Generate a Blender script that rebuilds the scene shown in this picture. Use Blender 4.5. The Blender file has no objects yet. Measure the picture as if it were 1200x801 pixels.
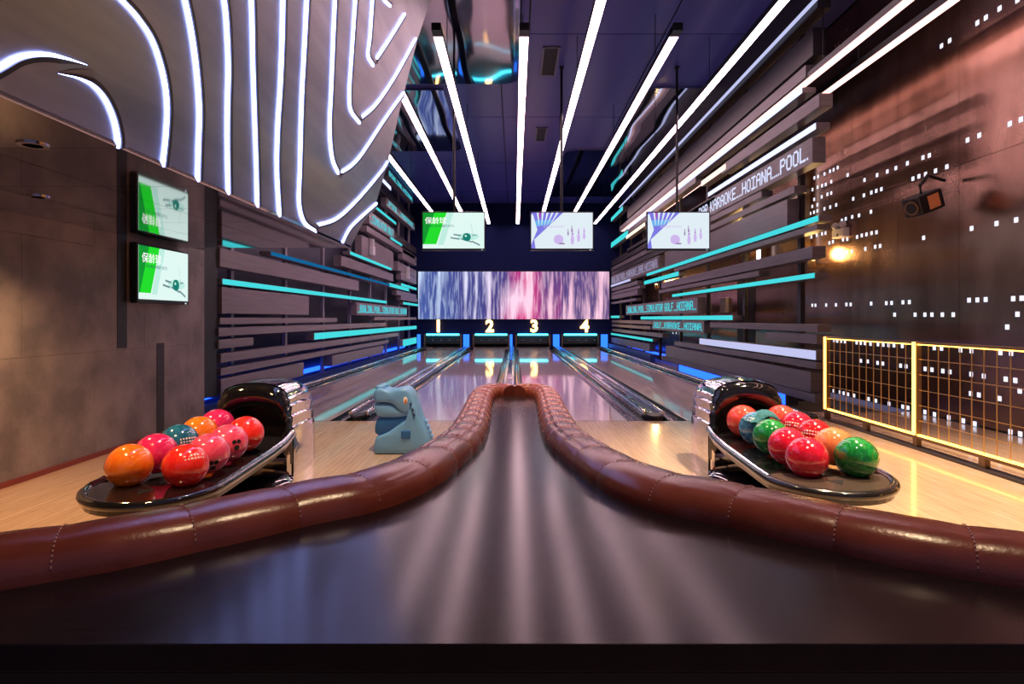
import bpy, bmesh, math, random
from mathutils import Vector, Matrix
random.seed(7)
SC = bpy.context.scene
COL = SC.collection
# ------------------------------------------------------------------ camera, world, exposure
F = 680.0; VX, VY, H = 603.0, 373.0, 1.10          # focal length in pixels, vanishing point, eye height
cam = bpy.data.cameras.new('camera'); cam.sensor_width = 36.0; cam.lens = F / 1200 * 36
cam.shift_x = -(VX - 600) / 1200; cam.shift_y = -(400.5 - VY) / 1200
cam.clip_start = 0.05; cam.clip_end = 100
camo = bpy.data.objects.new('camera', cam); COL.objects.link(camo)
camo.location = (0, 0, H); camo.rotation_euler = (math.pi / 2, 0, 0); SC.camera = camo
w = bpy.data.worlds.new('world'); SC.world = w; w.use_nodes = True
w.node_tree.nodes['Background'].inputs[0].default_value = (0.28, 0.25, 0.46, 1)
w.node_tree.nodes['Background'].inputs[1].default_value = 0.30
SC.view_settings.view_transform = 'Standard'; SC.view_settings.look = 'None'
SC.view_settings.gamma = 1.0; SC.view_settings.use_curve_mapping = False
SC.view_settings.exposure = 0.0
LANE_LIGHT = 15.5          # ceiling strip lights
def X(px, D): return (px - VX) * D / F
def Z(py, D): return H - (py - VY) * D / F

# ------------------------------------------------------------------ materials
M = {}
def mat(name, col=(.5,.5,.5), rough=.5, metal=0., coat=0., emit=None, es=0., spec=.5, tex=None, bump=0., bscale=8., col2=None, tscale=6., stretch=(1,1,1), rvar=0., bdet=3.):
    m = bpy.data.materials.new(name); m.use_nodes = True; nt = m.node_tree; b = nt.nodes['Principled BSDF']
    b.inputs['Base Color'].default_value = (*col, 1); b.inputs['Roughness'].default_value = rough
    b.inputs['Metallic'].default_value = metal; b.inputs['Coat Weight'].default_value = coat
    b.inputs['Coat Roughness'].default_value = .05; b.inputs['Specular IOR Level'].default_value = spec
    if emit: b.inputs['Emission Color'].default_value = (*emit, 1); b.inputs['Emission Strength'].default_value = es
    if tex or bump or rvar:
        tc = nt.nodes.new('ShaderNodeTexCoord'); mp = nt.nodes.new('ShaderNodeMapping'); mp.inputs['Scale'].default_value = stretch
        nt.links.new(tc.outputs['Object'], mp.inputs['Vector'])
        nz = nt.nodes.new('ShaderNodeTexNoise'); nz.inputs['Scale'].default_value = tscale; nz.inputs['Detail'].default_value = 6
        nt.links.new(mp.outputs[0], nz.inputs['Vector'])
        if tex:
            if tex == 'marble': nz.inputs['Distortion'].default_value = 2.5
            rp = nt.nodes.new('ShaderNodeValToRGB'); rp.color_ramp.elements[0].position = .36; rp.color_ramp.elements[1].position = .64
            rp.color_ramp.elements[0].color = (*col, 1); rp.color_ramp.elements[1].color = (*(col2 or col), 1)
            nt.links.new(nz.outputs['Fac'], rp.inputs[0]); nt.links.new(rp.outputs[0], b.inputs['Base Color'])
        if rvar:
            mr = nt.nodes.new('ShaderNodeMapRange'); mr.inputs[3].default_value = rough - rvar; mr.inputs[4].default_value = rough + rvar
            nt.links.new(nz.outputs['Fac'], mr.inputs[0]); nt.links.new(mr.outputs[0], b.inputs['Roughness'])
        if bump:
            n2 = nt.nodes.new('ShaderNodeTexNoise'); n2.inputs['Scale'].default_value = bscale; n2.inputs['Detail'].default_value = bdet
            nt.links.new(mp.outputs[0], n2.inputs['Vector'])
            bp = nt.nodes.new('ShaderNodeBump'); bp.inputs['Strength'].default_value = bump; bp.inputs['Distance'].default_value = .02
            nt.links.new(n2.outputs['Fac'], bp.inputs['Height']); nt.links.new(bp.outputs[0], b.inputs['Normal'])
    M[name] = m; return m
def glow(name, col, s):
    m = bpy.data.materials.new(name); m.use_nodes = True; nt = m.node_tree
    for n in list(nt.nodes): nt.nodes.remove(n)
    o = nt.nodes.new('ShaderNodeOutputMaterial'); e = nt.nodes.new('ShaderNodeEmission')
    e.inputs[0].default_value = (*col, 1); e.inputs[1].default_value = s
    nt.links.new(e.outputs[0], o.inputs[0]); M[name] = m; return m
def boards(name, c1, c2, mort, rough, coat, row, width, axis='y', cr=.05):
    m = mat(name, c1, rough, coat=coat); nt = m.node_tree; b = nt.nodes['Principled BSDF']; b.inputs['Coat Roughness'].default_value = cr
    tc = nt.nodes.new('ShaderNodeTexCoord'); mp = nt.nodes.new('ShaderNodeMapping')
    if axis == 'y': mp.inputs['Rotation'].default_value = (0, 0, math.pi / 2)
    nt.links.new(tc.outputs['Object'], mp.inputs['Vector'])
    br = nt.nodes.new('ShaderNodeTexBrick'); br.inputs['Scale'].default_value = 1; br.inputs['Brick Width'].default_value = width
    br.inputs['Row Height'].default_value = row; br.inputs['Mortar Size'].default_value = row * .035; br.offset = .37
    br.inputs['Color1'].default_value = (*c1, 1); br.inputs['Color2'].default_value = (*c2, 1); br.inputs['Mortar'].default_value = (*mort, 1)
    nt.links.new(mp.outputs[0], br.inputs['Vector'])
    nz = nt.nodes.new('ShaderNodeTexNoise'); nz.inputs['Scale'].default_value = 5; nz.inputs['Detail'].default_value = 5
    mp2 = nt.nodes.new('ShaderNodeMapping'); mp2.inputs['Scale'].default_value = (9, .7, 1); nt.links.new(tc.outputs['Object'], mp2.inputs['Vector'])
    nt.links.new(mp2.outputs[0], nz.inputs['Vector'])
    mx = nt.nodes.new('ShaderNodeMix'); mx.data_type = 'RGBA'; mx.blend_type = 'MULTIPLY'; mx.inputs[0].default_value = .5
    nt.links.new(br.outputs['Color'], mx.inputs[6]); nt.links.new(nz.outputs['Fac'], mx.inputs[7])
    nt.links.new(mx.outputs[2], b.inputs['Base Color']); return m

boards('lane_wood', (.90,.66,.64), (.83,.60,.58), (.62,.45,.42), .30, 1., .027, 1.9, cr=.05)
boards('approach_wood', (.82,.58,.40), (.74,.51,.34), (.55,.36,.24), .25, .6, .045, 1.4, cr=.10)
mat('counter_wood', (.014,.008,.011), .185, tex='n', col2=(.022,.014,.016), tscale=5, stretch=(1.2,22,1), rvar=.025, spec=.24)
mat('black_panel', (.006,.006,.008), .45)
mat('leather', (.24,.048,.027), .25, tex='n', col2=(.33,.074,.043), tscale=9, bump=.05, bscale=150, spec=.8)
mat('thread', (.70,.40,.33), .6)
mat('stone', (.16,.135,.14), .45, tex='n', col2=(.30,.25,.255), tscale=3.2, bump=.25, bscale=26, spec=.5, rvar=.10)
mat('grout', (.06,.05,.055), .7)
mat('inlay', (.030,.025,.028), .35)
mat('red_base', (.22,.035,.025), .45)
mat('mirror_black', (.010,.009,.014), .035, coat=1., spec=1.)
mat('mirror_joint', (.003,.003,.004), .5)
mat('steel', (.23,.23,.25), .34, metal=.86, tex='n', col2=(.34,.335,.35), tscale=2.2, stretch=(1,.35,3.2), rvar=.05)
mat('lip', (.015,.013,.016), .4)
mat('chrome', (.80,.80,.84), .08, metal=1., bump=.05, bscale=10)
mat('wavy_chrome', (.80,.77,.79), .07, metal=1., bump=.28, bscale=6, stretch=(1,1,1.6))
mat('rail_chrome', (.78,.80,.86), .12, metal=1.)
mat('gloss_black', (.008,.008,.010), .06, coat=1.)
mat('dark_rubber', (.010,.010,.012), .42)
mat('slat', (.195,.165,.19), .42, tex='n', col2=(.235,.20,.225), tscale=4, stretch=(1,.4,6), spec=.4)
mat('slat_shaded', (.115,.105,.118), .42, tex='n', col2=(.145,.132,.148), tscale=4, stretch=(1,.4,6), spec=.4)  # slat copy for the right screen, shade put into its colour
mat('slat_dark', (.020,.018,.022), .5)
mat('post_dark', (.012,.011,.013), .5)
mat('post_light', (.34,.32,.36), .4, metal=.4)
mat('navy_wall', (.003,.007,.050), .75, spec=.12)
mat('rear_wall', (.05,.05,.085), .6)
mat('ceiling_navy', (.060,.066,.34), .30, spec=.45)
mat('ceiling_gap', (.004,.004,.008), .6)
mat('ripple_mirror', (.55,.55,.60), .05, metal=1., bump=.9, bscale=1.3, stretch=(1.3,.5,1), bdet=0.)
mat('copper', (.26,.145,.105), .24, metal=.88, tex='n', col2=(.36,.215,.16), tscale=2.4, stretch=(1,1.6,.55), rvar=.08, bump=.10, bscale=2.0)
mat('bronze', (.22,.14,.08), .4, metal=.8)
mat('gold_wire', (.75,.48,.16), .3, metal=.9)
mat('bezel', (.012,.012,.014), .3)
mat('gutter', (.012,.013,.020), .25, coat=.5)
mat('cap_teal', (.020,.060,.075), .22, metal=.4, coat=.6)
mat('blue_kerb', (.030,.055,.24), .3)
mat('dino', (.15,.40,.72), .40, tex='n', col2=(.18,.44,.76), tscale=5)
mat('dino_shade', (.016,.135,.40), .45)  # darker blue: shadow under the chin put into the neck colour
mat('dino_dark', (.015,.05,.13), .5)
mat('eye_white', (.85,.80,.76), .3); mat('eye_orange', (.75,.22,.06), .3)
mat('tray_black', (.014,.014,.016), .16, coat=.7)
mat('tray_brown', (.085,.062,.052), .30, metal=.3)
mat('towel', (.030,.17,.22), .9, bump=.5, bscale=60)
mat('hole', (.004,.003,.004), .6)
mat('ball_print', (.92,.80,.78), .35)
mat('fixture_white', (.62,.60,.64), .45)
mat('lamp_orange', (.8,.35,.16), .4)
mat('vent_frame', (.18,.17,.24), .4)
glow('led_pink', (1.0,.64,.72), LANE_LIGHT)
glow('led_pink_wall', (1.0,.50,.44), 3.4)
glow('led_sculpt', (.33,.40,1.0), 14.0)
glow('led_cyan', (.055,.62,.66), 1.15)
glow('led_cyan_bar', (.06,.72,.95), 6.5)
glow('led_white', (.62,.68,1.0), 1.55)
glow('led_warm_white', (1.0,.78,.62), 1.5)
glow('led_panel', (.50,.52,.80), 1.1)
glow('led_blue', (.010,.07,.95), 4.5)
glow('slat_blue_sheen', (.008,.22,.55), .55)  # blue sheen on a slat underside, put in as emission
glow('column_blue_glow', (.03,.20,1.0), 1.6)  # blue light falling on the pit columns, given as emission
glow('led_fence', (1.0,.44,.065), 8.0)
glow('led_square', (.80,.82,1.0), 1.4)
glow('led_text_white', (.70,.76,1.0), 1.05)
glow('led_text_cyan', (.08,.72,.82), .95)
glow('led_text_lilac', (.44,.40,.62), .7)
glow('neon_number', (1.0,.50,.12), 9.0)
glow('amber_lens', (1.0,.55,.14), 14.0)
glow('downlight', (1.0,.74,.45), 9.0)
glow('white_bar', (.92,.90,1.0), 3.0)
for n, c, s in (('s_white',(.80,1.,.95),.95),('s_mint',(.58,.95,.84),.9),('s_green',(.02,.80,.03),.9),('s_dkgreen',(.01,.38,.04),.8),('s_teal',(.01,.26,.20),.8),
                ('s_grey',(.20,.36,.38),.8),('s_text',(1,1,1),1.05),('s_dktext',(.03,.14,.10),.8),('s_lilac',(.66,.50,.90),.95),('s_paper',(.80,.90,.97),.95),
                ('s_violet',(.22,.20,.80),.95),('s_sky',(.16,.48,.90),.95),('s_pin',(.40,.28,.52),.85),('s_magenta',(.42,.08,.45),.9)):
    glow(n, c, s)
def video_material():
    m = bpy.data.materials.new('video_wall'); m.use_nodes = True; nt = m.node_tree
    for n in list(nt.nodes): nt.nodes.remove(n)
    N = nt.nodes.new; L = nt.links.new
    o = N('ShaderNodeOutputMaterial'); e = N('ShaderNodeEmission'); tc = N('ShaderNodeTexCoord')
    sep = N('ShaderNodeSeparateXYZ'); L(tc.outputs['Object'], sep.inputs[0])
    def noise(sx, sz, sc, det=3.):
        mp = N('ShaderNodeMapping'); mp.inputs['Scale'].default_value = (sx, 1, sz); L(tc.outputs['Object'], mp.inputs[0])
        nz = N('ShaderNodeTexNoise'); nz.inputs['Scale'].default_value = sc; nz.inputs['Detail'].default_value = det; L(mp.outputs[0], nz.inputs[0]); return nz.outputs['Fac']
    def rng(s, a, b, c, d):
        r = N('ShaderNodeMapRange'); r.inputs[1].default_value = a; r.inputs[2].default_value = b; r.inputs[3].default_value = c; r.inputs[4].default_value = d; L(s, r.inputs[0]); return r.outputs[0]
    def mth(op, a, b):
        n = N('ShaderNodeMath'); n.operation = op
        for i, v in enumerate((a, b)):
            if hasattr(v, 'is_linked'): L(v, n.inputs[i])
            else: n.inputs[i].default_value = v
        return n.outputs[0]
    fine = rng(noise(9, .9, 1.4, 4), .47, .64, 0, 1); broad = rng(noise(2.6, .20, 1.0, 2), .50, .62, 0, 1)
    ax = mth('ABSOLUTE', mth('SUBTRACT', sep.outputs[0], .1), 0)
    mid = rng(ax, 0, 1.9, 1, 0); low = rng(sep.outputs[2], -.9, .35, 1, 0)
    hue = N('ShaderNodeValToRGB'); cr = hue.color_ramp
    cr.elements[0].position = 0; cr.elements[0].color = (.06,.10,.34,1); cr.elements[1].position = 1; cr.elements[1].color = (.13,.08,.22,1)
    a = cr.elements.new(.42); a.color = (.07,.05,.22,1); a = cr.elements.new(.56); a.color = (.66,.03,.22,1); a = cr.elements.new(.74); a.color = (.10,.06,.22,1)
    wob = mth('ADD', rng(sep.outputs[0], -3.6, 3.6, 0, 1), mth('MULTIPLY', mth('SUBTRACT', noise(1.3, .3, 1, 2), .5), .35))
    L(wob, hue.inputs[0])
    hi = N('ShaderNodeValToRGB'); hi.color_ramp.elements[0].color = (.60,.72,.96,1); hi.color_ramp.elements[1].color = (1,.60,.76,1); L(rng(wob, .2, .6, 0, 1), hi.inputs[0])
    core = mth('MULTIPLY', rng(ax, 0, .75, 1, 0), rng(mth('ABSOLUTE', mth('ADD', sep.outputs[2], .15), 0), 0, .75, 1, 0))
    fac = mth('MINIMUM', mth('ADD', mth('ADD', mth('MULTIPLY', fine, .42), mth('MULTIPLY', broad, .75)), mth('MULTIPLY', core, 1.1)), 1)
    mx = N('ShaderNodeMix'); mx.data_type = 'RGBA'; L(fac, mx.inputs[0]); L(hue.outputs[0], mx.inputs[6]); L(hi.outputs[0], mx.inputs[7])
    L(mx.outputs[2], e.inputs[0]); e.inputs[1].default_value = 1.12
    L(e.outputs[0], o.inputs[0]); M['video_wall'] = m
video_material()
def ball_mat(name, c, c2, sc=14): return mat(name, c, .12, coat=1., tex='marble', col2=c2, tscale=sc)

# ------------------------------------------------------------------ mesh helpers
class MB:
    def __init__(s): s.v = []; s.f = []; s.mi = []; s.cur = 0
    def add(s, vs, fs):
        o = len(s.v); s.v += [tuple(v) for v in vs]
        for f in fs: s.f.append(tuple(i + o for i in f)); s.mi.append(s.cur)
        return s
    def box(s, a, b):
        (x0, y0, z0), (x1, y1, z1) = a, b
        x0, x1 = min(x0, x1), max(x0, x1); y0, y1 = min(y0, y1), max(y0, y1); z0, z1 = min(z0, z1), max(z0, z1)
        return s.add([(x0,y0,z0),(x1,y0,z0),(x1,y1,z0),(x0,y1,z0),(x0,y0,z1),(x1,y0,z1),(x1,y1,z1),(x0,y1,z1)],
                     [(0,3,2,1),(4,5,6,7),(0,1,5,4),(1,2,6,5),(2,3,7,6),(3,0,4,7)])
    def loft(s, rings, closed=True, caps=True, loop=False):
        n = len(rings[0]); vs = [p for r in rings for p in r]; fs = []
        m = len(rings)
        for i in range(m if loop else m - 1):
            j = (i + 1) % m
            for k in range(n if closed else n - 1):
                l = (k + 1) % n; fs.append((i*n+k, i*n+l, j*n+l, j*n+k))
        if caps and not loop: fs.append(tuple(range(n))[::-1]); fs.append(tuple((m-1)*n + k for k in range(n)))
        return s.add(vs, fs)
    def tube(s, pts, r, n=10, up=None, loop=False):
        pts = [Vector(p) for p in pts]; rings = []
        for i, p in enumerate(pts):
            a = pts[i-1] if (i or loop) else p; b = pts[(i+1) % len(pts)] if (i < len(pts)-1 or loop) else p
            t = (b - a).normalized(); u = Vector(up) if up else (Vector((0,0,1)) if abs(t.z) < .9 else Vector((0,1,0)))
            sd = t.cross(u).normalized(); u2 = sd.cross(t).normalized(); rr = r[i] if isinstance(r, (list, tuple)) else r
            rings.append([p + sd*math.cos(2*math.pi*k/n)*rr + u2*math.sin(2*math.pi*k/n)*rr for k in range(n)])
        return s.loft(rings, loop=loop)
    def prism(s, poly, a, b, axis='y'):
        def P(u, v, t): return {'y': (u, t, v), 'x': (t, u, v), 'z': (u, v, t)}[axis]
        return s.loft([[P(u, v, a) for u, v in poly], [P(u, v, b) for u, v in poly]])
    def lathe(s, prof, n=20, c=(0,0,0)):
        return s.loft([[(c[0]+r*math.cos(2*math.pi*k/n), c[1]+r*math.sin(2*math.pi*k/n), c[2]+z) for k in range(n)] for r, z in prof])
    def sphere(s, c, r, nu=28, nv=16, sx=1, sy=1, sz=1):
        vs = [(c[0], c[1], c[2]-r*sz)]; fs = []
        for i in range(1, nv):
            th = math.pi*i/nv
            for k in range(nu):
                ph = 2*math.pi*k/nu; vs.append((c[0]+r*sx*math.sin(th)*math.cos(ph), c[1]+r*sy*math.sin(th)*math.sin(ph), c[2]-r*sz*math.cos(th)))
        vs.append((c[0], c[1], c[2]+r*sz)); e = len(vs)-1
        for k in range(nu):
            l = (k+1) % nu; fs.append((0, 1+l, 1+k)); fs.append((e, 1+(nv-2)*nu+k, 1+(nv-2)*nu+l))
            for i in range(nv-2): fs.append((1+i*nu+k, 1+i*nu+l, 1+(i+1)*nu+l, 1+(i+1)*nu+k))
        return s.add(vs, fs)
    def mesh(s, name, mats, smooth=False, fix=True):
        me = bpy.data.meshes.new(name); me.from_pydata(s.v, [], s.f); me.update()
        if not isinstance(mats, (list, tuple)): mats = [mats]
        for m in mats: me.materials.append(M[m])
        for p, i in zip(me.polygons, s.mi): p.material_index = i; p.use_smooth = smooth
        if fix:
            bm = bmesh.new(); bm.from_mesh(me); bmesh.ops.recalc_face_normals(bm, faces=bm.faces); bm.to_mesh(me); bm.free()
        return me
    def build(s, name, mats, parent=None, smooth=False, bevel=0., loc=None, angle=40, fix=True):
        o = bpy.data.objects.new(name, s.mesh(name, mats, smooth, fix)); COL.objects.link(o)
        if parent: o.parent = parent
        if loc: o.location = loc
        if bevel:
            b = o.modifiers.new('bevel', 'BEVEL'); b.width = bevel; b.segments = 2; b.limit_method = 'ANGLE'; b.angle_limit = math.radians(angle)
        if smooth == 'auto' or (smooth and angle < 180):
            try: o.data.set_sharp_from_angle(angle=math.radians(angle))
            except Exception: pass
        return o
def empty(name, loc=(0,0,0), rz=0.):
    o = bpy.data.objects.new(name, None); COL.objects.link(o); o.location = loc; o.rotation_euler = (0,0,rz); o.empty_display_size = .1; return o
def tag(o, label, cat, group=None):
    o['label'] = label; o['category'] = cat
    if group: o['group'] = group
    return o
def struct(o, label=None, cat=None):
    o['kind'] = 'structure'
    if label: o['label'] = label
    if cat: o['category'] = cat
    return o
def inst(name, me, parent, loc=(0,0,0), rot=(0,0,0), scale=(1,1,1)):
    o = bpy.data.objects.new(name, me); COL.objects.link(o); o.parent = parent; o.location = loc; o.rotation_euler = rot; o.scale = scale; return o
def catmull(pts, n=8):
    P = [Vector(p) for p in pts]; P = [P[0]*2-P[1]] + P + [P[-1]*2-P[-2]]; out = []
    for i in range(1, len(P)-2):
        a, b, c, d = P[i-1:i+3]
        for k in range(n):
            t = k/n; out.append(.5*((2*b)+(c-a)*t+(2*a-5*b+4*c-d)*t*t+(3*b-a-3*c+d)*t**3))
    out.append(P[-2]); return out
def lamp(name, kind, loc, energy, col, parent=None, size=.1, spot=None, blend=.6, target=None):
    l = bpy.data.lights.new(name, kind); l.energy = energy; l.color = col
    if kind in ('POINT', 'SPOT'): l.shadow_soft_size = size
    if kind == 'SPOT': l.spot_size = math.radians(spot); l.spot_blend = blend
    o = bpy.data.objects.new(name, l); COL.objects.link(o); o.location = loc
    if target is not None: o.rotation_euler = (Vector(target) - Vector(loc)).to_track_quat('-Z', 'Y').to_euler()
    if parent: o.parent = parent; o.matrix_parent_inverse = parent.matrix_world.inverted() if False else Matrix.Translation(parent.location).inverted()
    return o
def text_mesh(txt, size, mats, extrude=0., offset=0., bold=False):
    c = bpy.data.curves.new('lettering', 'FONT'); c.body = txt; c.size = size; c.extrude = extrude; c.offset = offset; c.align_x = 'CENTER'; c.align_y = 'CENTER'
    c.resolution_u = 3
    o = bpy.data.objects.new('lettering', c); COL.objects.link(o); dg = bpy.context.evaluated_depsgraph_get()
    me = bpy.data.meshes.new_from_object(o.evaluated_get(dg)); bpy.data.objects.remove(o); bpy.data.curves.remove(c)
    me.materials.clear()
    for m in (mats if isinstance(mats, (list, tuple)) else [mats]): me.materials.append(M[m])
    return me

# ------------------------------------------------------------------ setting
FOUL, PIT, CEIL = 6.23, 22.0, 5.47
WL, SL, WR = -3.33, 3.65, 4.70         # stone wall, slat plane, metal wall
struct(MB().box((WL,-1.5,-.06),(3.36,FOUL,0)).build('floor','approach_wood'), 'pale wooden bowling approach floor in front of the lanes', 'floor')
struct(MB().box((3.46,-1.5,-.06),(WR,FOUL+.6,0)).build('floor','approach_wood'), 'pale wooden floor strip behind the glowing wire fence', 'floor')
struct(MB().box((3.36,-1.5,-.05),(3.46,FOUL,.018)).build('trim_1','inlay'), 'dark floor edge trim under the fence', 'trim')
struct(MB().box((-4.3,FOUL,-.2),(WR+.1,PIT+.3,-.10)).build('floor_lane_bed','black_panel'), 'black sunken bed below the lanes', 'floor')
# left stone wall with its large tiles
wl = struct(MB().box((WL-.12,-1.5,0),(WL-.012,FOUL,2.0)).build('wall_left','grout'), 'grey stone tiled wall on the left', 'wall')
rows = [(0.0,.835,3.30),(.835,1.67,3.92),(1.67,1.83,3.30)]
for z0, z1, off in rows:
    y = off - 1.30*4
    while y < FOUL:
        a, b = max(y, -1.4), min(y + 1.30, FOUL)
        if b - a > .05: MB().box((WL-.012,a+.0015,z0+.0015),(WL,b-.0015,z1-.0015)).build('tile','stone',wl)
        y += 1.30
for ya, yb, z0, z1 in ((4.86,4.98,.85,1.82),(5.40,5.51,0,.87)):
    MB().box((WL,ya,z0),(WL+.004,yb,z1)).build('metal_inlay','inlay',wl)
struct(MB().box((WL,-1.5,0),(WL+.02,FOUL,.035)).build('baseboard_left','red_base'), 'low dark red skirting under the stone wall', 'skirting')
struct(MB().box((-4.28,FOUL,-.1),(-4.18,PIT,CEIL)).build('wall_left_rear','rear_wall'), 'dark wall behind the left slat screen', 'wall')
struct(MB().box((WL-.95,FOUL-.06,0),(WL-.12,FOUL,CEIL)).build('wall_left_return','rear_wall'))
# right metal wall: panels about a metre wide and the tiny light windows
wr = struct(MB().box((WR,-1.5,0),(WR+.1,PIT,CEIL)).build('wall_right','ceiling_gap'), 'brown metal panel wall with rows of tiny square lights', 'wall')
PW = .98; panels = []
y = 6.12 - PW*7
while y < PIT:
    a, b = max(y, -1.4), min(y + PW, PIT - .05)
    if b - a > .1:
        for z0, z1 in ((0.02,2.72),(2.72,CEIL-.05)):
            panels.append((a, b, z0, z1, MB().box((WR-.012,a+.0025,z0+.0025),(WR,b-.0025,z1-.0025)).build('wall_panel','copper',wr)))
    y += PW
SQ = [(900,180,'218,113 235,107 265,95 291,82 308,75 327,65 374,100 453,123 512,100 560,83 600,67 654,45 727,18 757,8 209,168 233,157 254,150 271,144 297,131 217,214 252,202 279,190 297,184 400,211 450,195 485,182 508,174 532,166 680,117 708,106 739,96 786,80 839,61 208,247 232,239 265,258 292,250 320,240 199,280 216,274 232,268 347,313 365,305 395,296 427,289 483,272 204,390 229,382 254,375 270,372 288,418 305,412 352,403 372,400 418,390 440,383 462,378 486,372 509,368 370,461 393,457 457,446 503,436 526,432 730,394 955,350 1072,327 1164,310 208,710 223,710 273,709 319,708 368,706 388,706 484,702 555,700 580,699 633,696 663,695 943,686 982,685 1021,683 1150,679 1190,677 594,754 690,754 736,754 769,754 818,754 869,754 1170,752'),
      (900,0,'814,215 852,190 982,107 1022,82 1086,40 1170,0 936,656 991,634 1134,580 1186,560'),
      (900,360,'1122,92 780,190 814,192 903,200 954,204 1090,212 1140,215 310,155 325,157 343,158 361,160 416,165 435,167 455,168 481,171 516,173 541,175 566,177 591,178 630,181 436,250 468,253 514,260 539,263 622,273 648,276 737,288 769,292 820,298 853,302 953,313 1012,322 1115,336 1160,342 951,404 989,410 1086,427 1181,391 308,391 337,397 355,402 376,407 404,413 472,429 506,437 568,451 632,465 657,470 736,490 781,501 848,516 916,531 970,545 989,591 1093,619 1159,634 1137,583 1183,593'),
      (0,0,'3155,1560 3170,1560 3185,1562 3250,1440 3262,1440 3300,1442 3330,1442 3190,1505 3203,1505 3395,1438')]
sqm = MB().box((-.004,-.021,-.024),(0,.021,.024)).mesh('light_square','led_square')
for ox, oy, s in SQ:
    for q in s.split():
        a, b = map(float, q.split(',')); px, py = ox + a/4, oy + b/4
        D = (WR-.012)*F/(px-VX); z = Z(py, D)
        for pa, pb, z0, z1, o in panels:
            if pa <= D < pb and z0 <= z < z1: inst('light_square', sqm, o, (WR-.012, D, z)); break
struct(MB().box((WR-.02,11.3,0),(WR-.011,12.2,2.1)).build('door_1','black_panel'), 'black doorway in the metal wall behind the slats', 'door')
# ceiling of navy panels
ce = struct(MB().box((-4.3,-1.5,CEIL+.03),(WR+.1,PIT+.3,CEIL+.12)).build('ceiling','ceiling_gap'), 'dark navy panelled ceiling', 'ceiling')
ys = [-1.5,1.5,5.2,8.92,12.6,16.3,20.0,PIT]; xs = [-4.2,-2.2,-.25,.22,2.3,4.2,4.75]
for i in range(len(ys)-1):
    for j in range(len(xs)-1):
        MB().box((xs[j]+.012,ys[i]+.012,CEIL),(xs[j+1]-.012,ys[i+1]-.012,CEIL+.03)).build('ceiling_panel','ceiling_navy',ce)
def rounded(x0, x1, y0, y1, r, cs):
    P = []
    for cx, cy, a0, on in ((x1-r,y1-r,0,cs[0]),(x0+r,y1-r,90,cs[1]),(x0+r,y0+r,180,cs[2]),(x1-r,y0+r,270,cs[3])):
        if on: P += [(cx+r*math.cos(math.radians(a0+10*k)), cy+r*math.sin(math.radians(a0+10*k))) for k in range(10)]
        else: P.append((cx+(r if a0 in (0,270) else -r), cy+(r if a0 in (0,90) else -r)))
    return P
for x0, x1, y0, y1, cs, lab in ((-2.05,.10,5.0,10.7,(1,0,0,0),'large rippled mirror panel on the ceiling above the wave sculpture edge'),
                           (-3.5,-1.35,11.0,15.0,(1,0,0,0),'rippled mirror panel on the ceiling over the left lane'),
                           (1.30,2.55,14.9,20.6,(0,0,1,0),'rippled mirror panel on the ceiling behind the middle screen rod'),
                           (2.45,3.62,10.9,20.6,(0,0,1,0),'long rippled mirror panel on the ceiling beside the right slat screen')):
    tag(MB().prism(rounded(x0,x1,y0,y1,.35,cs), CEIL-.05, CEIL-.004, 'z').build('ceiling_mirror','ripple_mirror'), lab, 'mirror')
for px, py, w_, l_, lab in ((644,72,.28,1.1,'nearer rectangular air vent in the navy ceiling'),(634,157,.26,1.0,'farther rectangular air vent in the navy ceiling')):
    D = (CEIL-H)*F/(VY-py); x = X(px, D); v = tag(empty('air_vent',(x,D,CEIL)), lab, 'vent')
    fr = MB()
    for a, b in (((-w_/2,-l_/2),(w_/2,-l_/2+.03)),((-w_/2,l_/2-.03),(w_/2,l_/2)),((-w_/2,-l_/2),(-w_/2+.03,l_/2)),((w_/2-.03,-l_/2),(w_/2,l_/2))): fr.box((*a,-.02),(*b,0))
    fr.build('frame','vent_frame',v); MB().box((-w_/2+.03,-l_/2+.03,-.006),(w_/2-.03,l_/2-.03,0)).build('grille','ceiling_gap',v)
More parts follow.
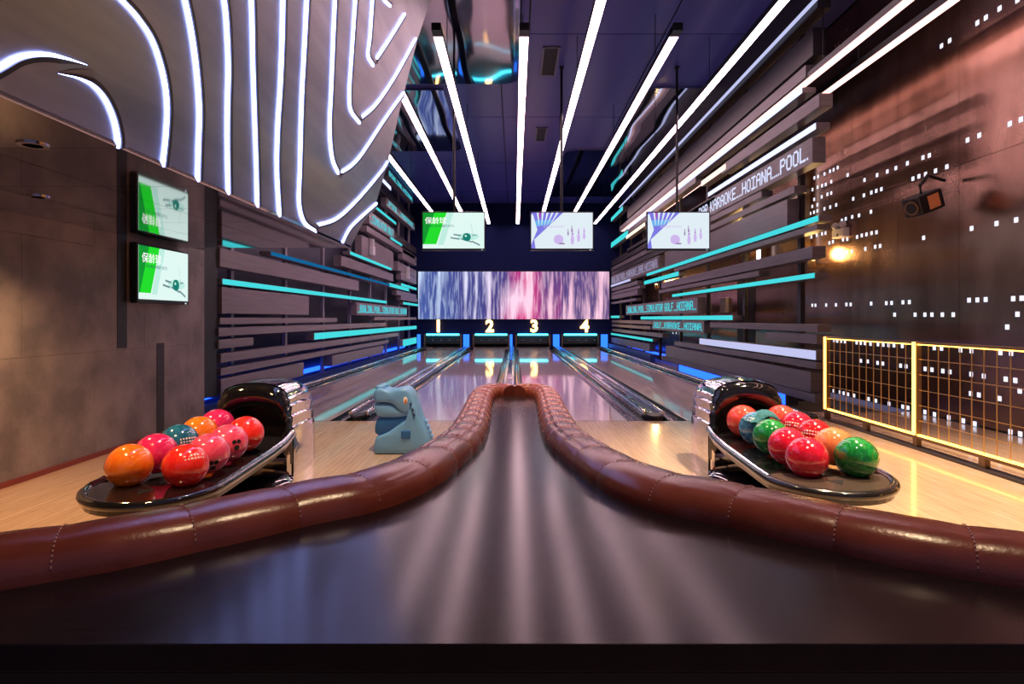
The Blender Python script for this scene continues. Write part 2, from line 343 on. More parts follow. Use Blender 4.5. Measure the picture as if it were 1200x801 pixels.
# back wall: mask with four pit openings
wb = MB(); zo, zb = .52, .05
ops = [X(497,PIT),X(541,PIT),X(554,PIT),X(597,PIT),X(604,PIT),X(645,PIT),X(658,PIT),X(702,PIT)]
wb.box((-4.2,PIT,zo),(WR,PIT+.2,CEIL)); e = [-4.2]+ops+[WR]
for k in range(0,10,2): wb.box((e[k],PIT,-.1),(e[k+1],PIT+.2,zo))
wbo = struct(wb.build('wall_back','navy_wall'), 'dark navy back wall above the pin pits', 'wall')
struct(MB().box((-4.2,PIT+.9,-.1),(WR,PIT+1.0,1.0)).build('wall_pit','black_panel'))
W4 = ('one','two','three','four')
for k in range(4):
    a, b = ops[2*k], ops[2*k+1]; c = (a+b)/2; t = tag(empty('pin_pit',(c,PIT,0)), 'dark pin pit opening with cyan light bar under numeral %s' % W4[k], 'pin pit', 'pin pits in the back wall')
    hw = (b-a)/2
    MB().box((-hw+.09,-.06,.46),(hw-.09,-.01,.52)).build('light_bar','led_cyan_bar',t)
    MB().box((-hw+.02,.10,.14),(hw-.02,.16,.50)).build('curtain','dark_rubber',t,bevel=.01)
    MB().box((-hw,-.03,0),(-hw+.05,.25,.50)).build('kickback','bronze',t); MB().box((hw-.05,-.03,0),(hw,.25,.50)).build('kickback','bronze',t)
    MB().box((-hw+.05,-.04,-.02),(hw-.05,.9,.0)).build('pin_deck','lane_wood',t)
    s = MB()
    for q in range(4): s.box((-hw+.3+q*.32,.085,.27),(-hw+.33+q*.32,.10,.285))
    o = s.build('sensor_lights','led_text_lilac',t); o['kind'] = 'stuff'
    nm = text_mesh(str(k+1), .62, 'neon_number', .022, .022)
    nx = X((514,574,626,685)[k], PIT); nn = bpy.data.objects.new('lane_number', nm); COL.objects.link(nn); nn.location = (nx, PIT-.07, Z(382.5,PIT)); nn.rotation_euler = (math.pi/2,0,0)
    tag(nn, 'glowing golden numeral %s on the back wall' % W4[k], 'number')
for k, (a, b) in enumerate(((543,550),(597.5,600.5),(648,655.5),(704,712),(489,493))):
    a, b = X(a,PIT), X(b,PIT)
    tag(MB().box((a,PIT-.05,.0),(b,PIT-.005,.50)).build('lit_column','column_blue_glow',bevel=.01), ('blue lit column between pits one and two','narrow blue lit column between pits two and three','blue lit column between pits three and four','blue lit column right of pit four','narrow blue lit column left of pit one')[k], 'light')  # columns are no lamps; the blue light on them is emission
vs = tag(empty('video_wall',((X(490,PIT)+X(714,PIT))/2,PIT-.05,(Z(318,PIT)+Z(374,PIT))/2)), 'wide video wall showing streaks of pink and blue light', 'screen')
hw, hh = (X(713.5,PIT)-X(490.5,PIT))/2, (Z(318.5,PIT)-Z(374,PIT))/2
MB().box((-hw,-.03,-hh),(hw,.0,hh)).build('screen','video_wall',vs)
MB().box((-hw-.03,-.0,-hh-.03),(hw+.03,.045,hh+.03)).build('housing','bezel',vs)

# ------------------------------------------------------------------ lanes, gutters, dividers
LN = [(-3.08,-2.0),(-1.46,-.32),(.13,1.22),(1.87,2.95)]
for k, (a, b) in enumerate(LN):
    t = tag(empty('bowling_lane',((a+b)/2,FOUL,0)), 'polished wooden bowling lane leading to numeral %s' % W4[k], 'lane', 'four bowling lanes'); hw = (b-a)/2
    MB().box((-hw,.02,-.09),(hw,PIT-FOUL-.05,0)).build('lane_bed','lane_wood',t,bevel=.004)
    MB().box((-hw,0,-.09),(hw,.02,.0005)).build('foul_line','dark_rubber',t)
    ar = MB()
    for q in range(-3,4): ar.add([(q*.135-.018,4.6-abs(q)*.22,.0012),(q*.135+.018,4.6-abs(q)*.22,.0012),(q*.135,4.75-abs(q)*.22,.0012)],[(0,1,2)])
    o = ar.build('aiming_arrows','tray_brown',t); o['kind'] = 'stuff'
def gutter(a, b, lab):
    n = 10; c, r = (a+b)/2, (b-a)/2-.003; ring = [(c+r*math.cos(math.pi+math.pi*k/n), -.085*math.sin(math.pi*k/n)-.004) for k in range(n+1)]
    lo = [(x, z-.012) for x, z in ring[::-1]]
    tag(MB().prism(ring+lo, FOUL, PIT-.1).build('gutter','gutter',smooth=True), lab, 'gutter', 'lane gutters')
def divider(a, b, lab, rails=(1,1)):
    t = tag(empty('lane_divider',((a+b)/2,FOUL,0)), lab, 'divider', 'lane dividers'); hw = (b-a)/2; Lg = PIT-FOUL-.1
    pr = [(-hw,-.09),(hw,-.09),(hw,.015),(hw*.8,.035),(-hw*.8,.035),(-hw,.015)]
    MB().prism(pr, .28, Lg).build('capping','cap_teal',t)
    nose = MB(); P = [(-hw*.9,.30)]+[(hw*.9*math.cos(math.radians(180+a_)), .30+.26*math.sin(math.radians(180+a_))) for a_ in range(15,180,15)]+[(hw*.9,.30)]
    nose.prism(P, -.02, .045, 'z').build('nose','dark_rubber',t,bevel=.012)
    for sd in (-1,1):
        if rails[0 if sd < 0 else 1]:
            x = sd*hw*.78
            MB().tube([(x,.20,.052),(x,.6,.060),(x,Lg,.060)], .026, 10).build('bumper_rail','rail_chrome',t,smooth=True)
            MB().box((x-.012,.22,.02),(x+.012,Lg,.045)).build('rail_base','rail_chrome',t)
    for q in range(6): MB().box((-hw*.35,1.5+q*2.4,.034),(hw*.35,2.5+q*2.4,.040)).build('cover_plate','chrome',t)
gutter(-2.0,-1.84,'gutter right of lane one'); gutter(-1.62,-1.46,'gutter left of lane two')
divider(-1.84,-1.62,'chrome railed divider between lanes one and two')
gutter(-.32,-.18,'gutter right of lane two'); gutter(-.01,.13,'gutter left of lane three')
divider(-.18,-.01,'narrow chrome railed divider between lanes two and three')
gutter(1.22,1.42,'gutter right of lane three'); gutter(1.67,1.87,'gutter left of lane four')
divider(1.42,1.67,'chrome railed divider between lanes three and four')
gutter(-3.26,-3.08,'gutter along the left edge of lane one'); gutter(2.95,3.13,'gutter along the right edge of lane four')
divider(-3.46,-3.26,'chrome topped kerb along the left slat screen',(0,1)); divider(3.13,3.36,'chrome topped kerb along the right slat screen',(1,0))

# ------------------------------------------------------------------ slat screens
FONT = {'A':'01110 10001 10001 11111 10001 10001 10001','B':'11110 10001 10001 11110 10001 10001 11110','E':'11111 10000 10000 11110 10000 10000 11111','F':'11111 10000 10000 11110 10000 10000 10000',
 'G':'01110 10001 10000 10111 10001 10001 01110','H':'10001 10001 10001 11111 10001 10001 10001','I':'11111 00100 00100 00100 00100 00100 11111','K':'10001 10010 10100 11000 10100 10010 10001',
 'L':'10000 10000 10000 10000 10000 10000 11111','M':'10001 11011 10101 10101 10001 10001 10001','N':'10001 11001 11001 10101 10011 10011 10001','O':'01110 10001 10001 10001 10001 10001 01110',
 'P':'11110 10001 10001 11110 10000 10000 10000','R':'11110 10001 10001 11110 10100 10010 10001','S':'01111 10000 10000 01110 00001 00001 11110','T':'11111 00100 00100 00100 00100 00100 00100',
 'U':'10001 10001 10001 10001 10001 10001 01110','W':'10001 10001 10001 10101 10101 11011 10001','.':'0 0 0 0 0 0 1',' ':'000 000 000 000 000 000 000'}
def dots(txt, y0, y1, z0, z1, x, sgn, split=False):
    """LED matrix lettering on the plane x, read from y0 to y1."""
    colsn = 0; cells = []
    for ci, ch in enumerate(txt):
        rws = FONT[ch].split()
        for r, row in enumerate(rws):
            k = 0
            while k < len(row):
                if row[k] == '1':
                    e = k
                    while e < len(row) and row[e] == '1': e += 1
                    cells.append((colsn+k, colsn+e, r, ci)); k = e
                else: k += 1
        colsn += len(rws[0])+1
    colsn -= 1; du = (y1-y0)/colsn; dv = (z1-z0)/7; out = {}
    for a, b, r, ci in cells:
        mb = out.setdefault(ci if split else 0, MB()); zt = z1-r*dv; mb.box((x, y0+a*du, zt-dv*1.02), (x+sgn*.004, y0+b*du, zt))
    return list(out.values())
def screen_wall(side, name, label, items, posts, post_mat):
    sg = 1 if side == 'R' else -1; t = tag(empty(name,(sg*SL,7,0)), label, 'slat screen'); off = Vector((sg*SL,7,0))
    def D(px): return min(SL*F/abs(px-VX), PIT-.08)
    for it in items:
        pn, pf, yt, yb, kind = it[:5]; d0, d1 = D(pn), D(pf); z0, z1 = Z(yb,d0), Z(yt,d0); dep = .165
        body = 'slat_dark' if kind in ('dark',) else ('slat_shaded' if sg > 0 else 'slat')
        o = MB().box((0,d0-7,z0),(sg*dep,d1-7,z1)).build('slat', body, t, bevel=.004)
        if kind in ('cyan','white','panel','blue','warm','bluesheen'):
            m = {'cyan':'led_cyan','white':'led_white','panel':'led_panel','blue':'led_blue','warm':'led_warm_white','bluesheen':'slat_blue_sheen'}[kind]
            MB().box((-sg*.008,d0-7+.02,z0+.004),(0,d1-7-.005,z1-.004)).build('light_strip', m, o)  # on the sheen slat this strip stands for reflected blue light
        if kind.startswith('text'):
            m = {'textw':'led_text_white','textc':'led_text_cyan','textl':'led_text_lilac'}[kind]; h = z1-z0
            ya, yb_ = (d1-7-.1, d0-7+.10) if sg > 0 else (d0-7+.1, d1-7-.1)
            if len(it) > 6: ya = it[6]-7
            big = kind == 'textw'
            for q in dots(it[5], ya, yb_, z0+h*.2, z0+h*.82, -sg*.001, -sg, big):
                lt = q.build('letter' if big else 'lettering', m, o); lt['kind'] = 'stuff'
                if big: del lt['kind']
    for d in posts:
        MB().box((sg*.165,d-7-.04,0),(sg*.225,d-7+.04,CEIL-.02)).build('post', post_mat, t)
    return t
R = [ # near px, far px, y top, y bottom (at the near end), kind
 (958,740,-40,9,'dark'),(952.5,735,32,64.5,'dark'),(944,726,76,90.5,'slat'),(941,736,102,108.5,'white'),(736,714,269,276,'cyan'),(960,846,109,125,'slat'),
 (851,822,191,198,'warm'),(957,830,143,151,'white'),(952,800,160,190.5,'textw','..BAR KARAOKE....HOIANA....POOL.',11.6),(892.5,775,223,230.6,'slat'),(931,800,217,225.6,'slat'),
 (922.5,779,233,264,'slat'),(960,758,251.5,259,'cyan'),(957.5,790,262,269,'slat'),(952,775,288,302,'slat'),(889,772,317,323,'slat'),(955.6,788,319,325.6,'cyan'),
 (795.6,755,317.5,323,'cyan'),(817.5,733.5,348,366.5,'textc','...BOWLING...POOL....SIMULATOR GOLF....HOIANA...'),(859,751,369,375,'cyan'),(825,764,376,390.5,'textc','..GOLF....KARAOKE....HOIANA.'),
 (958,832,380,389,'slat'),(957,897,392,403,'slat'),(957,820,410.5,422,'panel'),(957,790,424,432.5,'slat'),(950,780,435.5,460,'slat'),(955,775,462,472,'slat'),(921,796,462,475,'blue'),
 (772,716,299,316,'textl','BOWLING..POOL..KARAOKE..BAR..HOIANA.'),(739,714,326,329,'panel'),(747,715,328.5,333,'slat'),(750,715,334,337.5,'slat'),(747,716,339,345,'slat'),(745,716,349,352,'slat'),
 (726,714,369.5,372.5,'cyan'),(763.5,717,375.5,380,'slat'),(762,717,382,386,'slat'),(776,717,391,395.5,'slat'),(765,714,397,400.3,'cyan'),(761,714,403,412,'slat'),(749,712.5,411,413.5,'cyan'),
 (730,712,241,246,'cyan'),(756,734,260,264.5,'warm'),(815,735,206,214,'slat'),(838,735,228,238,'dark'),(790,716,262,272,'dark'),(788,716,276,284,'slat'),(780,716,286,294,'dark'),(767,712.5,428,436,'blue')]
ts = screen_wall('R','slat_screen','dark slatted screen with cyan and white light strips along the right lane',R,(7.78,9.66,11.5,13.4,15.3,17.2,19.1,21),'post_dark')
Lf = [(258,420.5,290,312,'slat'),(260,453,326,333,'cyan'),(260,362,336,367,'slat'),(258,395,372,380,'slat'),(256.5,452,384,394,'slat'),(256.5,297,398,408.5,'slat'),(259,467,414.5,425,'slat'),
 (259,455.5,431.5,440,'slat'),(259,356,444.5,466,'slat'),(368,488,390,398,'cyan'),(389.5,449.5,416.5,429,'slat'),(472,488,398,406,'cyan'),
 (418,477,354,369,'textc','...BOWLING...POOL....SIMULATOR GOLF...HOIANA'),(439,488,371,375,'slat'),(456,479,331,335.5,'cyan'),(470,488,331.5,334.8,'cyan'),(472.5,490,353.5,356.5,'cyan'),(465,488,339.5,345,'slat'),
 (410,458.5,294,298,'cyan'),(424,461,275,302,'slat'),(400,461,299,311,'slat'),(317,460,294,299,'bluesheen'),(433,462,247,262,'textc','...SIMULATOR GOLF.'),
 (453,486,231,241,'textc','..POOL....KARAOKE..'),(455,484,197,206,'textc','BOWLING..HOIANA.'),(446,458,206,211,'white'),(440,464,241,244.5,'cyan'),(457.5,471,277,280,'cyan'),
 (430,486,264,271,'slat'),(462,488,272,280,'dark'),(472,488,291,303,'slat'),(466,488,306,316,'slat'),(470,488,318,327,'slat'),(445,486,214,222,'dark'),(258,300,474,482,'slat'),(470,489,346,351,'slat')]
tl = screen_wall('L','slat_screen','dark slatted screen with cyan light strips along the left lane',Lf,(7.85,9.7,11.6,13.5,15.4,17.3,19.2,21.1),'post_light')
MB().box((-.03,-.62,.15),(-.20,.18,CEIL-.02)).build('end_panel','black_panel',tl)
MB().box((-.50,-.65,.02),(-.46,14.8,.10)).build('cove_light','led_blue',tl)
MB().box((.60,8.0,.02),(.64,14.8,.08)).build('cove_light','led_blue',ts)
MB().box((-.10,8.2,-.05),(.02,14.9,.16)).build('kerb','blue_kerb',ts)
MB().box((-.02,-.7,-.05),(-.10,14.9,.06)).build('kerb','blue_kerb',tl)
# things hung behind and on the right wall
def amber(px, py, x, lab, en=22):
    D = x*F/(px-VX); t = tag(empty('wall_lamp',(x,D,Z(py,D))), lab, 'lamp')
    MB().lathe([(.05,-.07),(.055,0),(.05,.07)],14).build('housing','bronze',t,smooth=True); MB().lathe([(.04,.071),(.046,.085),(.02,.10)],14).build('lens','amber_lens',t,smooth=True)
    MB().box((.0,-.02,-.02),(WR-.012-x,.02,.02)).build('bracket','bronze',t)
    lamp('lamp_light','POINT',(x-.02,D-.03,Z(py,D)+.17),en,(1,.58,.18),t,.10)
amber(951,311,4.50,'amber wall lamp glowing behind the right end of the slats',24)
amber(769,336,4.50,'amber wall lamp glowing behind the far right slats',40)
amber(870,300,4.50,'amber wall lamp behind the middle of the right slat screen',18)
for px, yt, yb, lab in ((937,196,302,'tall white light bar behind the near end of the right slats'),(888,250,306,'white light bar behind the middle of the right slats')):
    x = 4.55; D = x*F/(px-VX); t = tag(empty('light_bar',(x,D,Z(yb,D))), lab, 'light'); h = Z(yt,D)-Z(yb,D)
    MB().box((.03,-.07,-.02),(WR-.012-x,.07,h+.02)).build('housing','bronze',t); MB().box((0,-.06,0),(.03,.06,h)).build('tube','white_bar',t,bevel=.01)
x = 4.30; D = x*F/(1082-VX); zc = Z(238,D)
t = tag(empty('wall_speaker',(x,D,zc)), 'black speaker with orange side plate on an arm against the metal wall', 'speaker')
t.rotation_euler = (math.radians(20), 0, math.radians(-72))
MB().box((-.10,-.17,-.10),(.10,.17,.10)).build('cabinet','dark_rubber',t,bevel=.015)
MB().tube([(0,-.172,-.005),(0,-.185,-.005)],.075,20,up=(0,0,1)).build('driver_ring','bronze',t,smooth=True); MB().tube([(0,-.18,-.005),(0,-.19,-.005)],.055,20,up=(0,0,1)).build('driver_cone','black_panel',t,smooth=True)
MB().box((.10,-.06,-.07),(.104,.10,.07)).build('side_plate','lamp_orange',t)
MB().tube([(0,.0,.09),(0,.02,.19),(.0,.16,.26),(.0,.38,.14)],.018,8).build('arm','black_panel',t)
x = WR-.05; D = x*F/(985.5-VX); t = tag(empty('emergency_light',(x,D,Z(272,D))), 'small white twin head emergency light on the metal wall', 'light')
MB().box((-.05,-.15,-.075),(.038,.15,.05)).build('case','fixture_white',t,bevel=.012)
for q in (-.09,.09): MB().sphere((-.03,q,.10),.05,14,8).build('lamp_head','fixture_white',t,smooth=True)
MB().box((-.052,-.02,-.06),(-.05,.02,-.02)).build('indicator','black_panel',t)
x = 4.62; D = x*F/(847-VX); tag(MB().box((x,D-.18,Z(366,D)),(WR-.012,D+.18,Z(349,D))).build('notice_plate','fixture_white',bevel=.006), 'pale rectangular notice plate seen between right slats', 'sign')
for px, py, lab in ((433.5,291,'small pale twin speaker on the left slat screen nearer the camera'),(476,321,'small pale twin speaker on the left slat screen near the back wall')):
    x = -SL+.06; D = SL*F/(VX-px); t = tag(empty('wall_speaker',(x,D,Z(py,D))), lab, 'speaker')
    MB().box((-.055,-.11,-.17),(.05,.11,.06)).build('cabinet','fixture_white',t,bevel=.015); MB().box((-.055,-.07,.07),(.04,.07,.24)).build('tweeter','fixture_white',t,bevel=.015)

# ------------------------------------------------------------------ soffit and wave sculpture
SX, SZ, SE = -1.64, H+.704, 5.78
so = MB(); top = CEIL-.01; lean = .807/2.466
so.prism([(WL,SZ+.02),(SX-.03,SZ+.02),(SX-.03+lean*(top-SZ),top),(WL,top)], -1.4, SE-.03)
so = struct(so.build('ceiling_soffit','black_panel'), 'low black bulkhead over the left approach', 'ceiling')
ys = [-1.4,.4,1.5,2.4,3.1,3.72,4.26,4.80,5.30,SE]; xs = [WL,-2.75,-2.2,SX+.01]
for i in range(len(ys)-1):
    for j in range(3): MB().box((xs[j]+.002,ys[i]+.002,SZ),(xs[j+1]-.002,ys[i+1]-.002,SZ+.02)).build('gloss_panel','mirror_black',so)
for q, (x, y, lab) in enumerate(((-2.75,3.35,'recessed warm downlight in the bulkhead above the left ball rack'),(-1.95,2.35,'recessed warm downlight in the bulkhead nearer the counter'))):
    t = tag(empty('downlight',(x,y,SZ)), lab, 'light'); MB().lathe([(.055,-.006),(.055,0),(.035,0),(.035,-.006)],18).build('ring','chrome',t,smooth=True)
    MB().lathe([(.034,-.003),(.0335,-.001)],18).build('lens','downlight',t)
    lamp('downlight_lamp','SPOT',(x,y,SZ-.02),(130,90)[q],(1,.58,.26),t,.05,120,.8,(x-.15,y+.2,0))
B0 = Vector((SX,0,SZ)); NR = Vector((2.466,0,-.807)).normalized(); UP = Vector((lean,0,1)).normalized()
def on_sheet(px, py, lift=0.):
    d = Vector(((px-VX)/F, 1, -(py-VY)/F)); o = Vector((0,0,H)); tt = (B0-o).dot(NR)/d.dot(NR); return o+d*tt+NR*lift
sc = tag(empty('wave_sculpture',(SX,3,SZ)), 'brushed steel wave relief with glowing blue white light lines above the left approach', 'sculpture'); SO = Vector((SX,3,SZ))
sh = MB(); hh_ = (top-SZ)
edge = [(410,290),(425,262),(441,237),(455,188),(473,110),(489,47),(505,0)]
E = [on_sheet(*p) for p in edge]; E.append(E[-1]+(E[-1]-E[-2])*1.0)
tz = min(E[-1].z, top); P = [Vector((SX,-1.3,SZ))]+E+[Vector((SX+lean*(E[-1].z-SZ),-1.3,E[-1].z))]
sh.loft([[p-SO for p in P],[p-SO-NR*.03 for p in P]]).build('metal_sheet','steel',sc)
CV = [[(102,76),(80,69),(60,64),(40,63),(20,67),(0,78),(-25,92)],[(68,86),(90,91),(108,100),(122,116),(132,138),(137,160),(137,173)],
 [(120,-25),(142,0),(160,20),(178,48),(190,85),(195,120),(194,155),(190,195)],[(208,-30),(216,0),(224,40),(230,85),(233,130),(232,170),(231,212)],
 [(257,-30),(262,0),(265,30),(267,80),(266,130),(266,180),(267,227)],[(290,-30),(294,0),(295,30),(296,80),(298,140),(300,200),(301,242)],
 [(331,-30),(331,0),(330,50),(328,100),(325,150),(324,200),(327,253)],[(361,-30),(359,0),(356,60),(353,120),(351,200),(350,237),(356,260),(370,271)],
 [(394,-30),(392,0),(388,100),(386,150),(389,185),(396,203)],[(418,-30),(416,0),(411,75),(409,110),(411,130),(421,144)],[(437,-30),(436,0),(433,45),(431,65),(437,77)],[(440,-20),(450,0),(457,7)],
 [(474,16),(455,47),(441,68)],[(487,45),(462,90),(440,122),(422,138)],[(473,108),(450,140),(425,178),(412,193),(400,201)],[(454,189),(447,200),(420,232),(395,255),(370,264)],[(441,238),(425,252),(410,267),(401,284)]]
def strip(pts, a, b, c, d, taper=False):
    rings = []; n = len(pts)
    for i, p in enumerate(pts):
        t_ = (pts[min(i+1,n-1)]-pts[max(i-1,0)]).normalized(); s_ = t_.cross(NR).normalized(); k = 1.
        if taper: k = min(1, .12+3.2*i/n)
        rings.append([p-s_*a*k+NR*c, p-s_*b*k+NR*c, p-s_*b*k+NR*d*k, p-s_*a*k+NR*d*k])
    return MB().loft(rings)
for i, c in enumerate(CV):
    pts = [p-SO for p in catmull([on_sheet(*q) for q in c], 7)]
    wl_ = .005 if i < 3 else (.007 if i < 6 else .010)
    strip(pts,-wl_,wl_,.001,.010,i<2).build('light_line','led_sculpt',sc); strip(pts,wl_,wl_+.017,.001,.018,i<2).build('edge_lip','lip',sc)
    strip(pts,wl_+.017,wl_+.045,.001,.012,i<2).build('edge_fold','steel',sc)

# ------------------------------------------------------------------ ceiling strip lights
LZ = 3.56
for x, d0, d1, lab in ((-2.77,11,21.6,'leftmost pink white ceiling light strip'),(-1.79,8.2,21.6,'second pink white ceiling light strip from the left'),(-.97,7.34,21.8,'third ceiling light strip, ending left of the wave sculpture'),
        (.12,7.34,21.8,'straight central ceiling light strip above the lane divider'),(.97,4.5,21.8,'ceiling light strip running past the middle screen'),(2.02,7.34,21.8,'ceiling light strip above lane four with a near end in view'),(3.02,4.5,21.8,'long ceiling light strip beside the right slat screen')):
    t = tag(empty('ceiling_light',(x,d0,H+LZ)), lab, 'light', 'pink white ceiling light strips')
    MB().box((-.055,0,0),(.055,d1-d0,.04)).build('diffuser','led_pink',t); MB().box((-.058,-.12,.005),(.058,d1-d0+.01,.09)).build('housing','black_panel',t); MB().box((-.058,-.18,-.002),(.058,-.001,.09)).build('end_cap','black_panel',t)
    yy = 1.
    while yy < d1-d0: MB().tube([(0,yy,.09),(0,yy,CEIL-H-LZ)],.006,6,up=(0,1,0)).build('hanger','black_panel',t); yy += 3.5
for x, lab in ((3.72,'inner pink light strip high along the metal wall'),(4.15,'outer pink light strip high along the metal wall')):
    z = H+3.0; t = tag(empty('ceiling_light',(x,1,z)), lab, 'light', 'pink light strips along the metal wall'); MB().box((-.05,0,0),(.05,19,.035)).build('diffuser','led_pink_wall',t); MB().box((-.053,0,.005),(.053,19.01,.08)).build('housing','black_panel',t)
    for yy in (2,6,10,14,18): MB().tube([(0,yy,.08),(0,yy,CEIL-z)],.006,6,up=(0,1,0)).build('hanger','black_panel',t)
z = H+3.81; tag(MB().box((3.60,5,z),(3.63,20,z+.035)).build('light_strip','led_panel'), 'thin violet light line above the right slat screen', 'light')
for x, y, lab, en, tg in ((2.6,4.2,'ceiling spotlight above the right ball rack',1700,(2.5,3.6,0)),(3.2,2.2,'ceiling spotlight above the near right approach',1500,(3.0,3.0,0)),(-.4,3.4,'ceiling spotlight above the counter',1100,(-.6,4.6,0)),(1.0,1.2,'added ceiling fill spotlight near the camera',300,(.6,1.6,.6))):  # the last is an unseen fill lamp added to brighten the leather
    t = tag(empty('spotlight',(x,y,CEIL)), lab, 'light'); MB().lathe([(.05,-.16),(.06,-.15),(.06,0)],16).build('body','black_panel',t,smooth=True); MB().lathe([(.045,-.165),(.045,-.161)],16).build('lens','downlight',t)
    lamp('spotlight_lamp','SPOT',(x,y,CEIL-.2),en,(1,.72,.44),t,.06,62,.9,tg)

# ------------------------------------------------------------------ screens
def tv(name, loc, rz, w_, h_, label, kind, rod=None):
    t = tag(empty(name,loc,rz), label, 'screen'); hw, hh = w_/2, h_/2
    MB().box((-hw-.02,.0,-hh-.035),(hw+.02,.06,hh+.02)).build('housing','bezel',t,bevel=.006)
    layers = [0]
    mats = []; mb = MB()
    def poly(pts, m):
        if m not in mats: mats.append(m)
        mb.cur = mats.index(m); y = -.0015-.0006*layers[0]; layers[0] += 1
        mb.add([(-hw+u*w_, y, -hh+v*h_) for u, v in pts],[tuple(range(len(pts)))])
    def disc(u, v, r, m, sx=1., sy=1.): poly([(u+r*sx*math.cos(k*math.pi/9)*h_/w_, v+r*sy*math.sin(k*math.pi/9)) for k in range(18)], m)
    if kind == 'green':
        poly([(0,0),(1,0),(1,1),(0,1)],'s_white'); poly([(.24,.10),(.34,.10),(.50,1),(.40,1)],'s_mint'); poly([(0,.12),(.06,.12),(.20,1),(0,1)],'s_dkgreen'); poly([(.02,.12),(.22,.12),(.39,1),(.19,1)],'s_green'); poly([(0,.55),(.06,.7),(.0,.8)],'s_dkgreen')
        disc(.74,.33,.20,'s_mint',1.5,.5)
        for a, b, c in (((.45,.30),(.60,.26),.02),((.50,.39),(.62,.36),.02),((.62,.27),(.80,.18),.02),((.80,.20),(.93,.09),.022),((.78,.70),(.82,.38),.012),((.80,.36),(.88,.38),.012)):
            poly([(a[0],a[1]-c),(b[0],b[1]-c),(b[0],b[1]+c),(a[0],a[1]+c)],'s_grey')
        disc(.715,.315,.115,'s_teal'); disc(.70,.345,.03,'s_mint')
    else:
        poly([(0,0),(1,0),(1,1),(0,1)],'s_paper'); poly([(.0,.0),(.07,.0),(.05,.25),(.30,.65),(.52,1),(.0,1)],'s_violet')
        poly([(.02,.60),(.28,.66),(.36,.80),(.06,.78)],'s_sky')
        for a in (.09,.17,.25,.33,.41): poly([(a,1),(a+.035,1),(a*.55+.08,.64),(a*.55+.075,.64)],'s_paper')
        poly([(.12,1),(.16,1),(.15,.85),(.125,.85)],'s_magenta'); poly([(.0,.10),(.10,.52),(.03,.95),(.0,.95)],'s_paper')
        disc(.445,.25,.135,'s_lilac'); disc(.50,.135,.03,'s_pin',3,.8)
        for u, v, s in ((.67,.12,1.1),(.77,.19,1.),(.86,.26,.85),(.60,.36,.5),(.66,.45,.5)):
            poly([(u-.018*s,v),(u+.018*s,v),(u+.026*s,v+.12*s),(u+.010*s,v+.26*s),(u+.014*s,v+.36*s),(u-.014*s,v+.36*s),(u-.010*s,v+.26*s),(u-.026*s,v+.12*s)],'s_pin' if s < .6 else 's_white' if False else 's_lilac')
            poly([(u-.012*s,v+.24*s),(u+.012*s,v+.24*s),(u+.012*s,v+.28*s),(u-.012*s,v+.28*s)],'s_pin')
    o = mb.build('screen',mats,t,fix=False); o.data.flip_normals() if False else None
    for txt, u, v, size, m in ((('\u4fdd\u9f84\u7403',.21,.76,.20*h_,'s_text'),('BOWLING',.23,.62,.085*h_,'s_dktext'),('SPORTS',.42,.62,.085*h_,'s_grey')) if kind == 'green' else (('BOWLING SPORTS',.37,.60,.07*h_,'s_lilac'),)):
        b = bpy.data.objects.new('lettering', text_mesh(txt,size,m,0,size*.008)); COL.objects.link(b); b.parent = o; b.location = (-hw+u*w_,-.018,-hh+v*h_); b.rotation_euler = (math.pi/2,0,0); b['kind'] = 'stuff'
    MB().box((hw-.05,-.004,-hh-.028),(hw-.03,0,-hh-.016)).build('power_light','s_paper',t)
    if rod:
        MB().tube([(0,.09,-hh*.3),(0,.09,rod)],.022,10,up=(0,1,0)).build('rod','black_panel',t,smooth=True); MB().box((-.15,.06,-.15),(.15,.10,.15)).build('mount','black_panel',t); MB().box((-.04,.05,rod-.02),(.04,.13,rod)).build('ceiling_plate','black_panel',t)
DT = 10.; zt = Z(270,DT)
for px, lab, kind in ((531.5,'hanging screen with green bowling picture above lane two','green'),(658.5,'middle hanging screen with purple ball picture','purple'),(795,'hanging screen with purple ball picture beside the right slats','purple')):
    tv('hanging_screen',(X(px,DT),DT,zt),0,72*DT/F,42*DT/F,lab,kind,CEIL-zt)
yc = 5.40; tv('wall_screen',(WL+.075,yc,1.505),math.pi/2,.76,.47,'green and white screen mounted on the stone wall','green')

# ------------------------------------------------------------------ glowing fence
FX = 3.41; fe = tag(empty('light_fence',(FX,FOUL,0)), 'low bronze fence of gold wire grid edged with glowing warm light', 'fence')
ph = [6.33,4.92,3.51,2.10]
for k, d in enumerate(ph):
    y = d-FOUL; MB().box((-.02,y-.025,0),(.025,y+.025,.905)).build('post','bronze',fe,bevel=.003); MB().box((-.032,y-.014,.115),(-.02,y+.014,.90)).build('light_tube','led_fence',fe)
for k in range(3):
    a, b = ph[k]-FOUL-.025, ph[k+1]-FOUL+.025
    MB().box((-.015,a,.885),(.02,b,.905)).build('top_rail','bronze',fe); MB().box((-.014,a,.877),(.018,b,.885)).build('light_tube','led_fence',fe)
    MB().box((-.015,a,.085),(.02,b,.110)).build('bottom_rail','bronze',fe); MB().box((-.016,a,.110),(.019,b,.122)).build('light_tube','led_fence',fe)
    m = (a+b)/2; MB().box((-.018,m-.03,0),(.022,m+.03,.086)).build('foot','bronze',fe)
    for q in range(1,12): yy = a+(b-a)*q/12; MB().box((-.003,yy-.0025,.11),(.003,yy+.0025,.885)).build('wire','gold_wire',fe)
    for q in range(1,6): zz = .11+.775*q/6; MB().box((-.004,a,zz-.0025),(.002,b,zz+.0025)).build('wire','gold_wire',fe)

